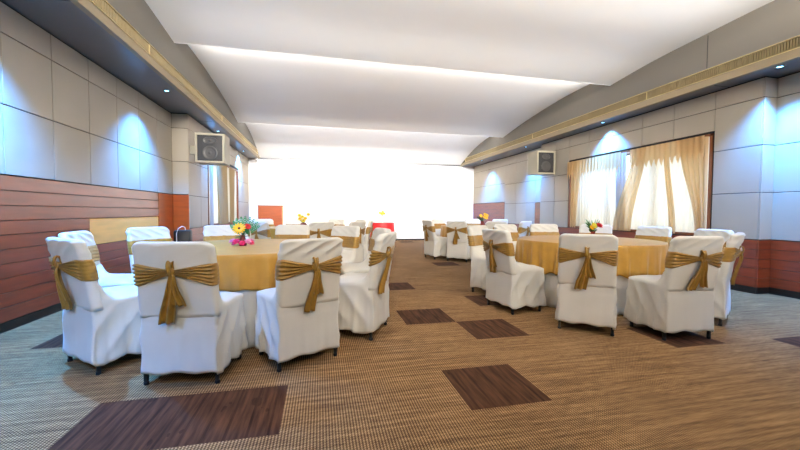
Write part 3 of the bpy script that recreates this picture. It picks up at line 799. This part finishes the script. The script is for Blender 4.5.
# ------------------------------------------------------------------ speakers
def speaker(x, y, z, label, w_=.5, h=.54, d=.40, rz=0, wallx=None):
    t = thing('wall_speaker', label, 'speaker', (x, y, z), rz)
    m = MB(); fw = .036
    m.box(-w_/2, w_/2, .03, d, 0, h, .008)
    m.box(-w_/2, w_/2, 0, .04, 0, fw, .004); m.box(-w_/2, w_/2, 0, .04, h-fw, h, .004); m.box(-w_/2, -w_/2+fw, 0, .04, fw, h-fw, .004); m.box(w_/2-fw, w_/2, 0, .04, fw, h-fw, .004)
    m.build('cabinet', M['spkbox'], t)
    m = MB(); m.box(-w_/2+fw, w_/2-fw, .022, .031, fw, h-fw); m.build('baffle', M['spkdark'], t)
    m = MB(); cz = h*.34
    bm = MB().lathe([(.125,0), (.13,.008), (.12,.012), (.10,.006), (.045,-.012), (.04,-.004), (.02,.004), (.001,.006)], 32)
    Mx = Matrix.Translation((0, .021, cz)) @ Matrix.Rotation(PI/2, 4, 'X')
    m.v = [tuple(Mx @ Vector(q)) for q in bm.v]; m.f = bm.f; m.build('woofer', M['cone'], t, True)
    bm = MB().lathe([(.09,0), (.085,.008), (.035,-.006), (.02,.006), (.001,.01)], 28)
    Mx = Matrix.Translation((0, .021, h*.76)) @ Matrix.Rotation(PI/2, 4, 'X') @ Matrix.Diagonal((1.35, .72, 1, 1))
    m = MB(); m.v = [tuple(Mx @ Vector(q)) for q in bm.v]; m.f = bm.f; m.build('horn', M['cone'], t, True)
    dx = wallx-x; m = MB(); a, b = sorted((dx, math.copysign(w_/2-.01, dx))); m.box(a, b, d*.8, d*.95, h*.35, h*.65, .004); m.build('bracket', M['spkbox'], t)
    return t
speaker(-1.99, 7.2, 1.965, 'beige boxed wall speaker with dark front high on the left wall', wallx=XLi+PN)
speaker(5.385, 7.75, 2.03, 'beige boxed wall speaker with dark front high on the right wall', w_=.50, h=.56, wallx=XR-PN)
# small security camera in the far left corner
t = thing('security_camera', 'small white security camera at the far left ceiling corner', 'camera', (-2.12, 12.95, ZS-.015))
m = MB(); m.lathe([(.05,0), (.05,-.02), (.02,-.03), (.02,-.05)], 16); m.build('mount', M['plastic'], t, True)
m = MB(); m.blob((0,0,-.085), (.06,.06,.055), 16); m.build('dome', M['plastic'], t, True)
m = MB(); m.blob((0,-.045,-.10), (.022,.022,.022), 12); m.build('lens', M['glass_lens'], t, True)
# black upright bag by the left pier
t = thing('travel_bag', 'black upright bag with white strap, behind the near left table by the orange wood panel', 'bag', (-2.0, 5.9, 0), R(5))
m = MB(); m.box(-.12, .10, -.09, .09, .04, .79, .03); m.build('body', M['bag'], t, True)
m = MB(); m.box(-.10, .10, -.105, -.088, .12, .55, .008); m.build('pocket', M['bag'], t)
m = MB(); m.tube([(-.07,-.10,.60), (-.07,-.105,.74), (-.05,-.10,.81), (-.02,-.02,.845), (.02,-.02,.83), (.03,-.03,.78)], .006, 8); m.build('strap', M['white'], t, True)
for s in (-1, 1):
    m = MB(); m.tube([(s*.11-.02,0,.03), (s*.11+.02,0,.03)], .03, 14); m.build('wheel', M['rubber'], t, True)

# ------------------------------------------------------------------ world, camera
W = bpy.data.worlds.new('World'); S.world = W; W.use_nodes = True
bg = W.node_tree.nodes['Background']; bg.inputs[0].default_value = (.86,.93,1,1); bg.inputs[1].default_value = 3.4
def portal(x, y, z, sy, sz, d):
    ld = bpy.data.lights.new('window_portal', 'AREA'); ld.shape = 'RECTANGLE'; ld.size = sz; ld.size_y = sy; ld.cycles.is_portal = True
    o = bpy.data.objects.new('window_portal', ld); C.objects.link(o); o.location = (x, y, z); o.rotation_euler = (0, R(90)*d, 0)
portal(XR+.2, 5.78, 1.51, 3.2, 1.6, 1); portal(XLi-.22, 10.13, 1.52, 3.0, 1.6, -1)

f, yaw, pitch, roll, ch = 355.74, .2197, -.0362, .0062, 1.0768
fw = Vector((math.sin(yaw)*math.cos(pitch), math.cos(yaw)*math.cos(pitch), math.sin(pitch)))
rt = fw.cross(Vector((0,0,1))).normalized(); up = rt.cross(fw)
r2 = rt*math.cos(roll)+up*math.sin(roll); u2 = -rt*math.sin(roll)+up*math.cos(roll)
cam = bpy.data.cameras.new('camera'); cam.sensor_width = 36; cam.lens = f/800*36; cam.clip_start = .05
co = bpy.data.objects.new('camera', cam); C.objects.link(co)
mt = Matrix((r2, u2, -fw)).transposed().to_4x4(); mt.translation = (0, 0, ch); co.matrix_world = mt
S.camera = co
S.view_settings.view_transform = 'Standard'; S.view_settings.look = 'None'; S.view_settings.gamma = 1; S.view_settings.use_curve_mapping = False
S.view_settings.exposure = 0.06
try:
    S.cycles.use_denoising = True; S.cycles.max_bounces = 8; S.cycles.diffuse_bounces = 5; S.cycles.transparent_max_bounces = 12
except Exception: pass
